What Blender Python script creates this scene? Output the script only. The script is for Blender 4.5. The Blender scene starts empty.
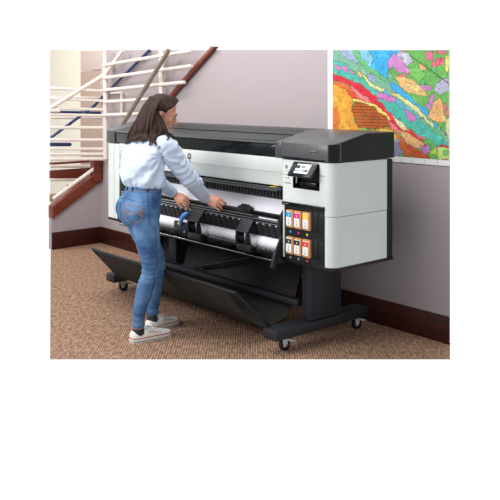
import bpy, bmesh, math, random
import numpy as np
from mathutils import Vector, Matrix, noise
from mathutils.bvhtree import BVHTree
random.seed(7)
R = math.radians
SC = bpy.context.scene
COL = SC.collection

# ------------------------------------------------------------------ camera, sky, lamps, exposure
cam_d = bpy.data.cameras.new('camera'); cam = bpy.data.objects.new('camera', cam_d); COL.objects.link(cam)
cam.location = (3.0804, -3.2213, 1.55); cam.rotation_euler = (R(90), 0, .8615)
cam_d.sensor_width = 36; cam_d.lens = 54.81; cam_d.shift_y = -.3088; cam_d.clip_start = .05
SC.camera = cam
vs = SC.view_settings
vs.view_transform = 'Standard'; vs.look = 'None'; vs.gamma = 1; vs.use_curve_mapping = False; vs.exposure = .14

# made-up world: white behind the set, dimmed toward the camera to limit ambient light
W = bpy.data.worlds.new('surround'); SC.world = W; W.use_nodes = True
nt = W.node_tree; nd = nt.nodes; ln = nt.links
bg = nd['Background']
tc = nd.new('ShaderNodeTexCoord')
dot = nd.new('ShaderNodeVectorMath'); dot.operation = 'DOT_PRODUCT'; dot.inputs[1].default_value = (-.759, .651, -.1)
ln.new(tc.outputs['Generated'], dot.inputs[0])
mr = nd.new('ShaderNodeMapRange'); mr.interpolation_type = 'SMOOTHSTEP'
mr.inputs[1].default_value = .35; mr.inputs[2].default_value = .75; mr.inputs[3].default_value = .52; mr.inputs[4].default_value = 1.02
ln.new(dot.outputs['Value'], mr.inputs[0]); ln.new(mr.outputs[0], bg.inputs[1])
bg.inputs[0].default_value = (1, 1, 1, 1)

def area(name, loc, target, size, power, col=(1, 1, 1), size_y=None):
    d = bpy.data.lights.new(name, 'AREA'); d.energy = power; d.color = col
    d.shape = 'RECTANGLE'; d.size = size; d.size_y = size_y or size
    o = bpy.data.objects.new(name, d); COL.objects.link(o); o.location = loc
    o.rotation_euler = (Vector(target) - Vector(loc)).to_track_quat('-Z', 'Y').to_euler()
    return o
area('overhead_fill', (-1.0, -1.5, 3.4), (-1.2, .2, .6), 2.4, 40, (1, .99, .97), 1.6)  # unseen overhead fill, added to brighten printer top, shoulders and wall
area('front_left_key', (-1.9, -3.4, 2.5), (-1.1, .2, .9), 1.7, 70, (1, .985, .96), 1.4)  # unseen key light at front left; printer shades the wall's lower right
area('upper_wall_fill', (-1.4, -.35, 3.1), (-1.5, .81, 1.7), 3.4, 27, (1, .98, .97), .4)  # added fill without a known fixture, makes the wall brighter towards its top
area('stairwell_fill', (-4.7, -.6, 2.9), (-5.4, 1.5, 1.2), 1.0, 48, (1, .95, .88), .8)  # no lamp stands here; fill added to lift the cream and taupe walls

# ------------------------------------------------------------------ materials
def lin(c):
    c = c / 255
    return c / 12.92 if c <= .04045 else ((c + .055) / 1.055) ** 2.4
def rgb(c): return (lin(c[0]), lin(c[1]), lin(c[2]), 1)
def mat(name, c, rough=.5, metal=0, spec=.5, var=0, scale=20, bump=0, bscale=None, stretch=None, c2=None, coat=0):
    m = bpy.data.materials.new(name); m.use_nodes = True
    t = m.node_tree; b = t.nodes['Principled BSDF']
    b.inputs['Base Color'].default_value = rgb(c); b.inputs['Roughness'].default_value = rough
    b.inputs['Metallic'].default_value = metal; b.inputs['Specular IOR Level'].default_value = spec
    b.inputs['Coat Weight'].default_value = coat
    co = t.nodes.new('ShaderNodeTexCoord'); src = co.outputs['Object']
    if stretch:
        mp = t.nodes.new('ShaderNodeMapping'); mp.inputs['Scale'].default_value = stretch
        t.links.new(src, mp.inputs[0]); src = mp.outputs[0]
    if var or c2:
        n = t.nodes.new('ShaderNodeTexNoise'); n.inputs['Scale'].default_value = scale; n.inputs['Detail'].default_value = 4
        t.links.new(src, n.inputs['Vector'])
        rp = t.nodes.new('ShaderNodeValToRGB')
        lo = c2 or tuple(max(0, v * (1 - var)) for v in c); hi = c if c2 else tuple(min(255, v * (1 + var)) for v in c)
        rp.color_ramp.elements[0].color = rgb(lo); rp.color_ramp.elements[1].color = rgb(hi)
        rp.color_ramp.elements[0].position = .32; rp.color_ramp.elements[1].position = .68
        t.links.new(n.outputs['Fac'], rp.inputs[0]); t.links.new(rp.outputs[0], b.inputs['Base Color'])
    if bump:
        n2 = t.nodes.new('ShaderNodeTexNoise'); n2.inputs['Scale'].default_value = bscale or scale; n2.inputs['Detail'].default_value = 3
        t.links.new(src, n2.inputs['Vector'])
        bp = t.nodes.new('ShaderNodeBump'); bp.inputs['Strength'].default_value = bump; bp.inputs['Distance'].default_value = .01
        t.links.new(n2.outputs['Fac'], bp.inputs['Height']); t.links.new(bp.outputs[0], b.inputs['Normal'])
    return m
M = {}
M['white'] = mat('white_plastic', (222, 229, 225), .38, var=.012, scale=6)
M['white2'] = mat('grey_white_plastic', (206, 213, 209), .4, var=.012, scale=6)
M['black'] = mat('black_plastic', (21, 22, 24), .42, spec=.35, var=.1, scale=40)
M['gloss'] = mat('glossy_black_plastic', (11, 15, 16), .16, spec=.35, var=.1, scale=20)
M['lid'] = mat('charcoal_plastic', (70, 71, 74), .3, coat=.15, var=.04, scale=30)
M['hood'] = mat('dark_green_grey_plastic', (31, 38, 40), .34, spec=.4, var=.05, scale=30)
M['dark'] = mat('matt_black', (18, 18, 19), .7, var=.1, scale=30)
M['comb'] = mat('dark_grey_rubber', (50, 51, 52), .5, var=.1, scale=60)
M['steel'] = mat('steel', (190, 192, 195), .25, 1, var=.05, scale=40)
M['frame'] = mat('powder_coated_black_metal', (38, 40, 46), .5, spec=.35, var=.06, scale=120)
M['net'] = mat('black_basket_fabric', (52, 51, 48), .85, spec=.2, var=.15, scale=50, bump=.15, bscale=300)
M['paper'] = mat('white_paper', (232, 231, 240), .8, spec=.2, var=.01, scale=5)
M['cream_paint'] = mat('cream_white_paint', (234, 222, 213), .35, var=.02, scale=10)
M['navy'] = mat('navy_blue_paint', (38, 54, 104), .3, var=.08, scale=20)
M['brushed'] = mat('brushed_bronze_steel', (158, 142, 130), .35, .6, var=.08, scale=30)
M['wood'] = mat('mahogany_wood', (134, 58, 36), .35, var=.0, c2=(92, 36, 24), scale=9, stretch=(1.2, 1.2, 9))
M['base_wood'] = mat('dark_mahogany_skirting', (66, 24, 19), .45, spec=.3, c2=(46, 16, 13), scale=7, stretch=(.6, .6, 7))
M['wall'] = mat('mauve_grey_wall_fabric', (174, 164, 167), .9, spec=.15, var=.045, scale=150, bump=.12, bscale=400)
M['taupe'] = mat('taupe_panel', (172, 150, 138), .8, spec=.2, var=.02, scale=60)
M['taupe2'] = mat('light_taupe_panel', (192, 175, 169), .8, spec=.2, var=.02, scale=60)
M['cream'] = mat('cream_wall_paint', (238, 232, 216), .8, spec=.2, var=.01, scale=8)
M['skin'] = mat('skin', (222, 160, 132), .5, var=.05, scale=25)
M['lips'] = mat('lip_skin', (198, 112, 100), .4, var=.04, scale=60)
M['shirt'] = mat('pale_blue_cotton', (212, 226, 247), .85, spec=.2, var=.02, scale=22, bump=.2, bscale=45)
M['jeans'] = mat('blue_denim', (106, 142, 184), .85, spec=.2, c2=(50, 86, 134), scale=8, bump=.12, bscale=260)
M['denim_dark'] = mat('dark_denim_seam', (44, 76, 122), .85, spec=.2, var=.1, scale=60)
M['stitch'] = mat('orange_thread', (190, 132, 86), .8, var=.08, scale=90)
M['hair'] = mat('dark_brown_hair', (64, 38, 31), .55, c2=(26, 17, 16), scale=60, stretch=(1, 1, .15), spec=.25)
M['canvas'] = mat('white_canvas', (244, 243, 238), .8, spec=.2, var=.03, scale=60)
M['rubber'] = mat('white_rubber', (236, 236, 233), .5, var=.02, scale=40)
M['red'] = mat('red_stripe', (172, 40, 48), .5, var=.05, scale=60)
M['sock'] = mat('charcoal_sock', (62, 64, 70), .9, spec=.1, var=.08, scale=120)
M['lace'] = mat('white_lace', (228, 228, 228), .8, var=.03, scale=90)
M['eyew'] = mat('eye_white', (225, 220, 215), .25, var=.02, scale=40)
M['iris'] = mat('dark_iris', (40, 26, 20), .2, var=.1, scale=90)
M['brow'] = mat('dark_brow', (48, 32, 28), .7, var=.1, scale=90)
M['yellow'] = mat('yellow_marking', (242, 196, 40), .5, var=.03, scale=40)
M['bluep'] = mat('blue_plastic', (84, 152, 226), .4, var=.04, scale=40)
M['card'] = mat('kraft_cardboard', (208, 150, 98), .8, spec=.2, var=.05, scale=60)
M['label'] = mat('white_label', (240, 240, 240), .5, var=.01, scale=40)
M['ink_text'] = mat('dark_print', (62, 64, 70), .6, var=.05, scale=90)
M['grey_text'] = mat('grey_print', (140, 142, 146), .6, var=.05, scale=90)
M['cyan'] = mat('cyan_print', (28, 164, 220), .5, var=.02, scale=40)
M['magenta'] = mat('magenta_print', (226, 26, 134), .5, var=.02, scale=40)
M['yel'] = mat('yellow_print', (250, 206, 44), .5, var=.02, scale=40)
M['navyk'] = mat('blue_black_print', (24, 38, 54), .5, var=.02, scale=40)
M['kblack'] = mat('black_print', (26, 28, 36), .5, var=.02, scale=40)
M['redp'] = mat('red_print', (232, 48, 38), .5, var=.02, scale=40)
M['orange'] = mat('orange_print', (240, 130, 50), .5, var=.02, scale=40)
M['zinc'] = mat('zinc_plated_steel', (206, 211, 216), .35, .1, var=.05, scale=60)
M['wheel'] = mat('black_caster_rubber', (20, 20, 22), .45, var=.1, scale=60)

# carpet: looped brown carpet with short dashes in rows
def carpet():
    m = bpy.data.materials.new('ribbed_brown_carpet'); m.use_nodes = True
    t = m.node_tree; N = t.nodes; b = N['Principled BSDF']; b.inputs['Roughness'].default_value = .95; b.inputs['Specular IOR Level'].default_value = .1
    co = N.new('ShaderNodeTexCoord')
    rot = N.new('ShaderNodeMapping'); rot.inputs['Rotation'].default_value = (0, 0, R(-49.4)); t.links.new(co.outputs['Object'], rot.inputs[0])
    mp = N.new('ShaderNodeMapping'); mp.inputs['Scale'].default_value = (56, 17, 1); t.links.new(rot.outputs[0], mp.inputs[0])
    v = N.new('ShaderNodeTexNoise'); v.inputs['Scale'].default_value = 1; v.inputs['Detail'].default_value = 2
    t.links.new(mp.outputs[0], v.inputs['Vector'])
    wv = N.new('ShaderNodeTexWave'); wv.bands_direction = 'X'; wv.inputs['Scale'].default_value = .36; wv.inputs['Distortion'].default_value = 1.2
    wv.inputs['Detail'].default_value = 1
    t.links.new(mp.outputs[0], wv.inputs['Vector'])
    mx = N.new('ShaderNodeMath'); mx.operation = 'MULTIPLY_ADD'; mx.inputs[1].default_value = .35
    t.links.new(wv.outputs['Fac'], mx.inputs[0]); t.links.new(v.outputs['Fac'], mx.inputs[2])
    rp = N.new('ShaderNodeValToRGB'); e = rp.color_ramp.elements
    e[0].position = .38; e[0].color = rgb((112, 84, 68)); e[1].position = .92; e[1].color = rgb((186, 155, 133))
    k = e.new(.66); k.color = rgb((150, 119, 99))
    t.links.new(mx.outputs[0], rp.inputs[0]); t.links.new(rp.outputs[0], b.inputs['Base Color'])
    bp = N.new('ShaderNodeBump'); bp.inputs['Strength'].default_value = .4; bp.inputs['Distance'].default_value = .006
    t.links.new(mx.outputs[0], bp.inputs['Height']); t.links.new(bp.outputs[0], b.inputs['Normal'])
    return m
M['carpet'] = carpet()

# ------------------------------------------------------------------ mesh helpers
def merge(bm, t):
    me = bpy.data.meshes.new('tmp'); t.to_mesh(me); t.free(); bm.from_mesh(me); bpy.data.meshes.remove(me)
def NB(): return bmesh.new()
def poly_prism(bm, pts, axis, a, b, bev=0, seg=2):
    """extrude a 2D outline between a and b along an axis; outline is (y,z) for x, (x,z) for y, (x,y) for z"""
    t = NB()
    def P(p, h):
        if axis == 'x': return (h, p[0], p[1])
        if axis == 'y': return (p[0], h, p[1])
        return (p[0], p[1], h)
    lo = [t.verts.new(P(p, a)) for p in pts]; hi = [t.verts.new(P(p, b)) for p in pts]
    n = len(pts)
    t.faces.new(lo[::-1]); t.faces.new(hi)
    for i in range(n): t.faces.new((lo[i], lo[(i + 1) % n], hi[(i + 1) % n], hi[i]))
    bmesh.ops.recalc_face_normals(t, faces=t.faces)
    if bev: bmesh.ops.bevel(t, geom=list(t.edges), offset=bev, segments=seg, affect='EDGES', profile=.5)
    merge(bm, t); return bm
def box(bm, x0, x1, y0, y1, z0, z1, bev=0, seg=2):
    return poly_prism(bm, [(x0, y0), (x1, y0), (x1, y1), (x0, y1)], 'z', z0, z1, bev, seg)
def crom(pts, k):
    """Catmull-Rom through rows of numbers"""
    P = [np.array(p, float) for p in pts]; out = []
    for i in range(len(P) - 1):
        p0 = P[i - 1] if i else 2 * P[0] - P[1]; p3 = P[i + 2] if i + 2 < len(P) else 2 * P[-1] - P[-2]
        for j in range(k):
            t = j / k
            out.append(.5 * (2 * P[i] + (P[i + 1] - p0) * t + (2 * p0 - 5 * P[i] + 4 * P[i + 1] - p3) * t * t + (3 * P[i] - p0 - 3 * P[i + 1] + p3) * t ** 3))
    out.append(P[-1]); return out
def tube(bm, pts, r, n=10, smooth=0):
    if not hasattr(r, '__len__'): r = [r] * len(pts)
    if smooth:
        rows = crom([tuple(p) + (q,) for p, q in zip(pts, r)], smooth)
        pts = [Vector(q[:3]) for q in rows]; r = [q[3] for q in rows]
    pts = [Vector(p) for p in pts]
    d0 = (pts[1] - pts[0]).normalized(); up = Vector((0, 0, 1)) if abs(d0.z) < .9 else Vector((1, 0, 0))
    a = d0.cross(up).normalized(); rings = []
    for i, p in enumerate(pts):
        d = (pts[min(i + 1, len(pts) - 1)] - pts[max(i - 1, 0)]).normalized()
        a = (a - d * a.dot(d)).normalized(); b = d.cross(a)
        rings.append([bm.verts.new(p + (a * math.cos(2 * math.pi * k / n) + b * math.sin(2 * math.pi * k / n)) * r[i]) for k in range(n)])
    fs = []
    for s, e in zip(rings, rings[1:]):
        for k in range(n): fs.append(bm.faces.new((s[k], s[(k + 1) % n], e[(k + 1) % n], e[k])))
    fs.append(bm.faces.new(rings[0][::-1])); fs.append(bm.faces.new(rings[-1]))
    bmesh.ops.recalc_face_normals(bm, faces=fs)
    return bm
def loft(bm, rings, n=28, smooth=0, ex=2.0):
    """horizontal super-ellipse rings (x, y, z, a, b)"""
    if smooth: rings = crom(rings, smooth)
    R_ = []
    for x, y, z, a, b in rings:
        row = []
        for k in range(n):
            th = 2 * math.pi * k / n; c, s = math.cos(th), math.sin(th)
            row.append(bm.verts.new((x + a * math.copysign(abs(c) ** (2 / ex), c), y + b * math.copysign(abs(s) ** (2 / ex), s), z)))
        R_.append(row)
    fs = []
    for s, e in zip(R_, R_[1:]):
        for k in range(n): fs.append(bm.faces.new((s[k], s[(k + 1) % n], e[(k + 1) % n], e[k])))
    fs.append(bm.faces.new(R_[0][::-1])); fs.append(bm.faces.new(R_[-1]))
    bmesh.ops.recalc_face_normals(bm, faces=fs)
    return bm
def ell(bm, c, r, mtx=None, u=20, v=14):
    t = NB(); bmesh.ops.create_uvsphere(t, u_segments=u, v_segments=v, radius=1)
    bmesh.ops.scale(t, vec=Vector(r), verts=t.verts)
    if mtx: bmesh.ops.transform(t, matrix=mtx, verts=t.verts)
    bmesh.ops.translate(t, vec=Vector(c), verts=t.verts); merge(bm, t); return bm
def cyl(bm, p0, p1, r, n=20): return tube(bm, [p0, p1], r, n)
def origin(p):
    v = Vector((0, 0, 0))
    while p is not None: v += p.location; p = p.parent
    return v
def obj(name, bm, m, parent=None, smooth=True, ang=38):
    me = bpy.data.meshes.new(name)
    if parent is not None: bmesh.ops.translate(bm, vec=-origin(parent), verts=bm.verts)
    bm.to_mesh(me); bm.free()
    if m: me.materials.append(M[m] if isinstance(m, str) else m)
    o = bpy.data.objects.new(name, me); COL.objects.link(o); o.parent = parent
    if smooth:
        for p in me.polygons: p.use_smooth = True
        me.set_sharp_from_angle(angle=R(ang))
    return o
def tag(o, label, cat, group=None):
    o['label'] = label; o['category'] = cat
    if group: o['group'] = group
    return o
def thing(name, label, cat, loc, group=None):
    o = bpy.data.objects.new(name, None); COL.objects.link(o); o.location = loc; o.empty_display_size = .1
    return tag(o, label, cat, group)
def struct(name, bm, m, parent=None, **k):
    o = obj(name, bm, m, parent, **k)
    if parent is None: o['kind'] = 'structure'
    return o
def plabel(o, text): o['label'] = text; return o
def remesh(bm, voxel, smooth_it=6, fac=.5):
    """join overlapping closed pieces into one continuous skin"""
    me = bpy.data.meshes.new('tmp'); bm.to_mesh(me); bm.free()
    o = bpy.data.objects.new('tmp', me); COL.objects.link(o)
    a = o.modifiers.new('r', 'REMESH'); a.mode = 'VOXEL'; a.voxel_size = voxel
    s = o.modifiers.new('s', 'SMOOTH'); s.iterations = smooth_it; s.factor = fac
    dg = bpy.context.evaluated_depsgraph_get(); ev = o.evaluated_get(dg)
    out = NB(); out.from_mesh(ev.to_mesh()); ev.to_mesh_clear()
    bpy.data.objects.remove(o); bpy.data.meshes.remove(me)
    return out
def cut(bm, cutter):
    """boolean difference"""
    obs = []
    for b in (bm, cutter):
        me = bpy.data.meshes.new('tmp'); b.to_mesh(me); b.free(); o = bpy.data.objects.new('tmp', me); COL.objects.link(o); obs.append(o)
    md = obs[0].modifiers.new('b', 'BOOLEAN'); md.operation = 'DIFFERENCE'; md.object = obs[1]; md.solver = 'EXACT'
    dg = bpy.context.evaluated_depsgraph_get(); ev = obs[0].evaluated_get(dg)
    out = NB(); out.from_mesh(ev.to_mesh()); ev.to_mesh_clear()
    for o in obs: bpy.data.objects.remove(o)
    return out

# ------------------------------------------------------------------ the room
YW = .813; XL = -4.03
bm = NB(); vv = [bm.verts.new(p) for p in ((-4.09, .83, 0), (-4.09, .27, 0), (-1.078, -1.2, 0), (.452, .582, 0), (.293, .813, 0), (.293, .83, 0))]
bm.faces.new(vv); bmesh.ops.recalc_face_normals(bm, faces=bm.faces)
if bm.faces[:][0].normal.z < 0: bmesh.ops.reverse_faces(bm, faces=bm.faces)
struct('floor', bm, 'carpet', smooth=False)
bm = NB(); poly_prism(bm, [(XL, 0), (.293, 0), (.293, 1.834), (XL, 2.031)], 'y', YW, YW + .08)
for v in bm.verts:
    if v.co.y > YW + .01 and v.co.x > 0: v.co.x -= .12
struct('wall_back', bm, 'wall', smooth=False)
bm = NB(); poly_prism(bm, [(.25, 0), (YW, 0), (YW, .657), (.25, .312)], 'x', XL - .06, XL); struct('wall_left', bm, 'wall', smooth=False)
# stairwell: taupe panelled wall and the cream wall beyond
bm = NB(); box(bm, -5.58, -4.03, 1.40, 1.44, .0, 1.855, .003); w = struct('wall_stairwell', bm, 'taupe')
bm = NB(); poly_prism(bm, [(-5.58, 1.865), (-4.03, 1.865), (-4.03, 2.045), (-5.58, 2.115)], 'y', 1.40, 1.44, .003); struct('upper_panel', bm, 'taupe2', w)
bm = NB(); poly_prism(bm, [(-6.84, 0), (-5.4, 0), (-5.4, 2.12), (-6.84, 2.189)], 'y', 1.6, 1.66); struct('wall_far', bm, 'cream', smooth=False)
bm = NB(); box(bm, XL + .012, .293, YW - .012, YW, 0, .171, .002); struct('baseboard_back', bm, 'base_wood')
bm = NB(); box(bm, XL, XL + .012, .252, YW - .012, 0, .171, .002); struct('baseboard_left', bm, 'base_wood')

# the staircase behind the low wall
st = thing('staircase', 'mahogany trimmed carpeted staircase rising behind the low wall at left', 'staircase', (-4.2, .5, 0))
bm = NB(); poly_prism(bm, [(.25, .315), (.80, .652), (.80, .775), (.25, .44)], 'x', XL - .07, XL + .03, .004); obj('stringer', bm, 'wood', st)
bm = NB(); box(bm, XL - .03, XL + .055, .70, .805, .655, .905, .006); obj('newel_block', bm, 'wood', st)
bm = NB(); box(bm, -4.34, -4.30, .375, 1.3, .668, .768, .004); obj('landing_fascia', bm, 'wood', st)
bm = NB(); box(bm, -4.34, -4.30, .375, 1.3, .826, .85, .003); obj('landing_edge', bm, 'wood', st)
for k in range(3):
    bm = NB(); box(bm, -4.6, -4.36, .50 + k * .2, 1.38, .40 + k * .085, .485 + k * .085, .01); obj('tread', bm, 'carpet', st)
bm = NB(); poly_prism(bm, [(-2.80, 1.497), (-2.735, 1.497), (-2.02, 1.967), (-2.085, 1.972)], 'y', .765, .81, .004); plabel(obj('stringer', bm, 'wood', st), 'upper mahogany stringer fixed to the mauve wall')

# white pipe railing
rl = thing('stair_railing', 'cream white pipe railing of level rails between upright posts', 'railing', (-3.83, .74, .66))
def rail(a, b, r=.0155, m='cream_paint', parent=rl, name='rail'):
    return obj(name, tube(NB(), [a, b], r, 12), m, parent)
for z0, z1, r in ((1.624, 1.598, .015), (1.52, 1.495, .015), (1.42, 1.407, .015), (1.359, 1.345, .015), (1.226, 1.22, .017), (1.104, 1.094, .017), (1.012, 1.003, .015), (.959, .949, .017), (.909, .90, .018)):
    rail((-4.08, .26, z0), (-3.83, .74, z1), r)
for z0, z1, y1 in ((.786, .753, 1.03), (.643, .623, .82)):
    rail((-4.28, .355, z0 + .03), (-4.28, y1 - .15, z1 + .03), .016)
for x0, z0, x1, z1 in ((-3.81, 1.862, -2.291, 1.942), (-3.81, 1.730, -2.291, 1.81), (-3.81, 1.606, -2.40, 1.668), (-3.81, 1.486, -2.80, 1.522), (-3.81, 1.352, -2.9, 1.384)):
    rail((x0, .72, z0), (x1, .72, z1), .0165)
for x, z0, z1 in ((-3.81, .90, 2.018), (-2.79, 1.40, 1.972)):
    rail((x, .74, z0), (x, .74, z1), .025, name='post')
plabel(rail((-4.06, .25, 1.42), (-3.83, .745, 1.767), .021, name='sloping_rail'), 'sloping top rail')
plabel(rail((-3.83, .745, 1.767), (-3.478, .745, 2.0), .021, name='sloping_rail'), 'sloping top rail')
plabel(rail((-4.0, .255, .515), (-4.0, .735, .80), .019, name='sloping_rail'), 'low sloping rail above the mahogany stringer')
bm = NB(); tube(bm, [(-4.06, .25, 1.40), (-4.02, .34, 1.40)], .021, 12); obj('rail_elbow', bm, 'cream_paint', rl)
sf = thing('inner_railing', 'small cream railing frame seen behind the tall post', 'railing', (-4.4, 1.0, 1.3))
for z0, z1 in ((1.535, 1.518), (1.31, 1.29)):
    rail((-4.55, .485, z0), (-4.55, 1.33, z1), .013, parent=sf)
rail((-3.573, .79, 1.345), (-3.573, .79, 1.58), .016, parent=sf, name='post')
rail((-3.78, .79, 1.575), (-3.573, .79, 1.58), .013, parent=sf)
# handrails
def handrail(pts, r, m, label):
    o = obj('handrail', tube(NB(), pts, r, 12), m); return tag(o, label, 'handrail')
handrail([(-4.2, .32, 1.114), (-4.12, .78, 1.44), (-3.79, .78, 1.615), (-3.055, .78, 1.98)], .016, 'navy', 'long navy blue handrail climbing diagonally behind the white rails')
handrail([(-4.4, .42, 1.377), (-4.4, 1.33, 1.35)], .016, 'navy', 'level navy blue handrail crossing behind the tall white post')
handrail([(-4.2, .322, 1.047), (-4.2, .54, 1.038), (-4.2, .556, 1.037)], [.02, .02, .012], 'navy', 'short navy blue handrail end low at the left edge')
handrail([(-3.37, .62, 1.19), (-2.50, .62, 1.950)], .022, 'brushed', 'brushed bronze steel handrail sloping in front of the white rails')

# the geological map
GEO = [
 ((104,184,84), [-705,1891,310,1843,310,1096,-705,1022]),
 ((120,180,150), [-705,1891,-319,1873,-150,1659,11,1520,293,1286,293,1234,-57,1437,-419,1703,-705,1790]),
 ((150,170,205), [-656,1879,-523,1872,-394,1789,-445,1771,-575,1815]),
 ((150,170,205), [-381,1702,-307,1681,-294,1643,-356,1653]),
 ((100,190,120), [-523,1872,-394,1867,-294,1757,-150,1641,-198,1632,-369,1721,-445,1781]),
 ((52,172,235), [-381,1876,-69,1861,-174,1791,-202,1698,-186,1641,-80,1603,11,1520,147,1437,129,1395,22,1466,-127,1566,-217,1679,-344,1749,-307,1805]),
 ((130,200,235), [-471,1870,-374,1866,-319,1806,-344,1749,-419,1819]),
 ((205,130,200), [-202,1773,-138,1831,-92,1806,-23,1731,11,1708,-103,1705,-155,1734,-186,1716]),
 ((190,190,215), [-92,1843,-35,1832,11,1766,-23,1740,-69,1778]),
 ((120,200,95), [-12,1730,44,1738,121,1673,55,1638,-1,1675]),
 ((240,190,120), [-145,1687,-12,1661,110,1583,125,1544,44,1557,-35,1575,-92,1612]),
 ((250,215,140), [-57,1639,33,1611,77,1575,11,1584]),
 ((240,180,110), [174,1503,223,1551,248,1460,269,1390,206,1371,159,1405,131,1413]),
 ((240,180,120), [59,1746,116,1754,110,1718,66,1710]),
 ((185,185,215), [181,1619,258,1653,293,1643,293,1582,227,1556,174,1580]),
 ((230,110,150), [110,1826,174,1832,164,1770,121,1780]),
 ((232,95,120), [185,1778,252,1790,248,1737,181,1750]),
 ((225,105,140), [196,1834,269,1831,269,1814,206,1813]),
 ((205,130,200), [153,1565,185,1548,174,1485,138,1503]),
 ((235,230,120), [258,1810,293,1792,293,1670,265,1723]),
 ((60,180,235), [164,1370,206,1371,196,1335,164,1338]),
 ((90,190,120), [99,1404,164,1370,248,1284,269,1241,164,1307]),
 ((235,235,170), [258,1390,300,1426,300,1252,269,1303]),
 ((72,188,170), [-705,1810,-575,1776,-419,1664,-221,1566,-57,1474,99,1368,300,1243,300,1208,164,1254,11,1320,-127,1408,-294,1505,-471,1629,-705,1699]),
 ((235,232,150), [-432,1703,-381,1673,-307,1620,-57,1538,55,1466,174,1361,159,1352,33,1448,-80,1520,-331,1605]),
 ((90,180,210), [-221,1595,-57,1483,77,1403,66,1385,-80,1464,-234,1566]),
 ((215,120,190), [-683,1779,-634,1767,-616,1731,-662,1732]),
 ((215,120,190), [-607,1763,-570,1756,-554,1716,-597,1722]),
 ((215,120,190), [-549,1735,-517,1728,-471,1688,-517,1695]),
 ((210,120,195), [-294,1585,-234,1562,-131,1533,-131,1506,-209,1513,-282,1547]),
 ((210,120,195), [-57,1455,22,1435,44,1384,-23,1392]),
 ((222,35,55), [-705,1719,-602,1683,-445,1635,-294,1547,-198,1444,-57,1345,44,1294,131,1217,11,1241,-80,1298,-226,1396,-369,1505,-523,1616,-705,1664]),
 ((238,125,130), [-523,1626,-356,1518,-209,1406,-80,1307,-103,1297,-246,1386,-381,1486,-536,1603]),
 ((245,235,170), [-162,1426,-115,1399,-57,1363,-12,1310,-57,1317,-127,1361]),
 ((238,180,115), [-92,1325,11,1283,103,1242,77,1196,-12,1228,-80,1270]),
 ((232,112,45), [-705,1664,-536,1610,-381,1489,-234,1381,-92,1279,11,1210,142,1155,-12,1154,-127,1241,-209,1340,-331,1461,-496,1537,-705,1628]),
 ((205,80,40), [-57,1231,33,1206,153,1159,121,1139,11,1150]),
 ((245,168,50), [-705,1632,-575,1597,-502,1528,-517,1439,-471,1352,-394,1296,-705,1264]),
 ((232,70,45), [-575,1591,-484,1567,-458,1518,-502,1524]),
 ((240,120,50), [-705,1466,-656,1457,-629,1367,-656,1286,-705,1284]),
 ((190,88,30), [-491,1508,-419,1505,-294,1471,-193,1397,-174,1345,-294,1315,-445,1329,-510,1425]),
 ((250,225,110), [-502,1524,-419,1518,-282,1481,-174,1394,-183,1386,-294,1465,-419,1501,-502,1508]),
 ((245,190,70), [-307,1322,-150,1327,-80,1178,-150,1155,-198,1265]),
 ((140,150,185), [-155,1249,-92,1261,-57,1179,-115,1139,-155,1155]),
 ((215,100,50), [-92,1279,-35,1217,33,1166,-57,1152,-103,1214]),
 ((190,120,195), [59,1222,131,1229,153,1191,99,1170]),
 ((170,225,70), [147,1200,196,1220,217,1177,153,1164]),
 ((205,235,130), [217,1230,300,1225,300,1156,206,1150]),
 ((120,205,110), [248,1205,289,1199,279,1172,248,1175]),
 ((215,40,70), [238,1249,300,1225,293,1213,227,1234]),
]

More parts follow.
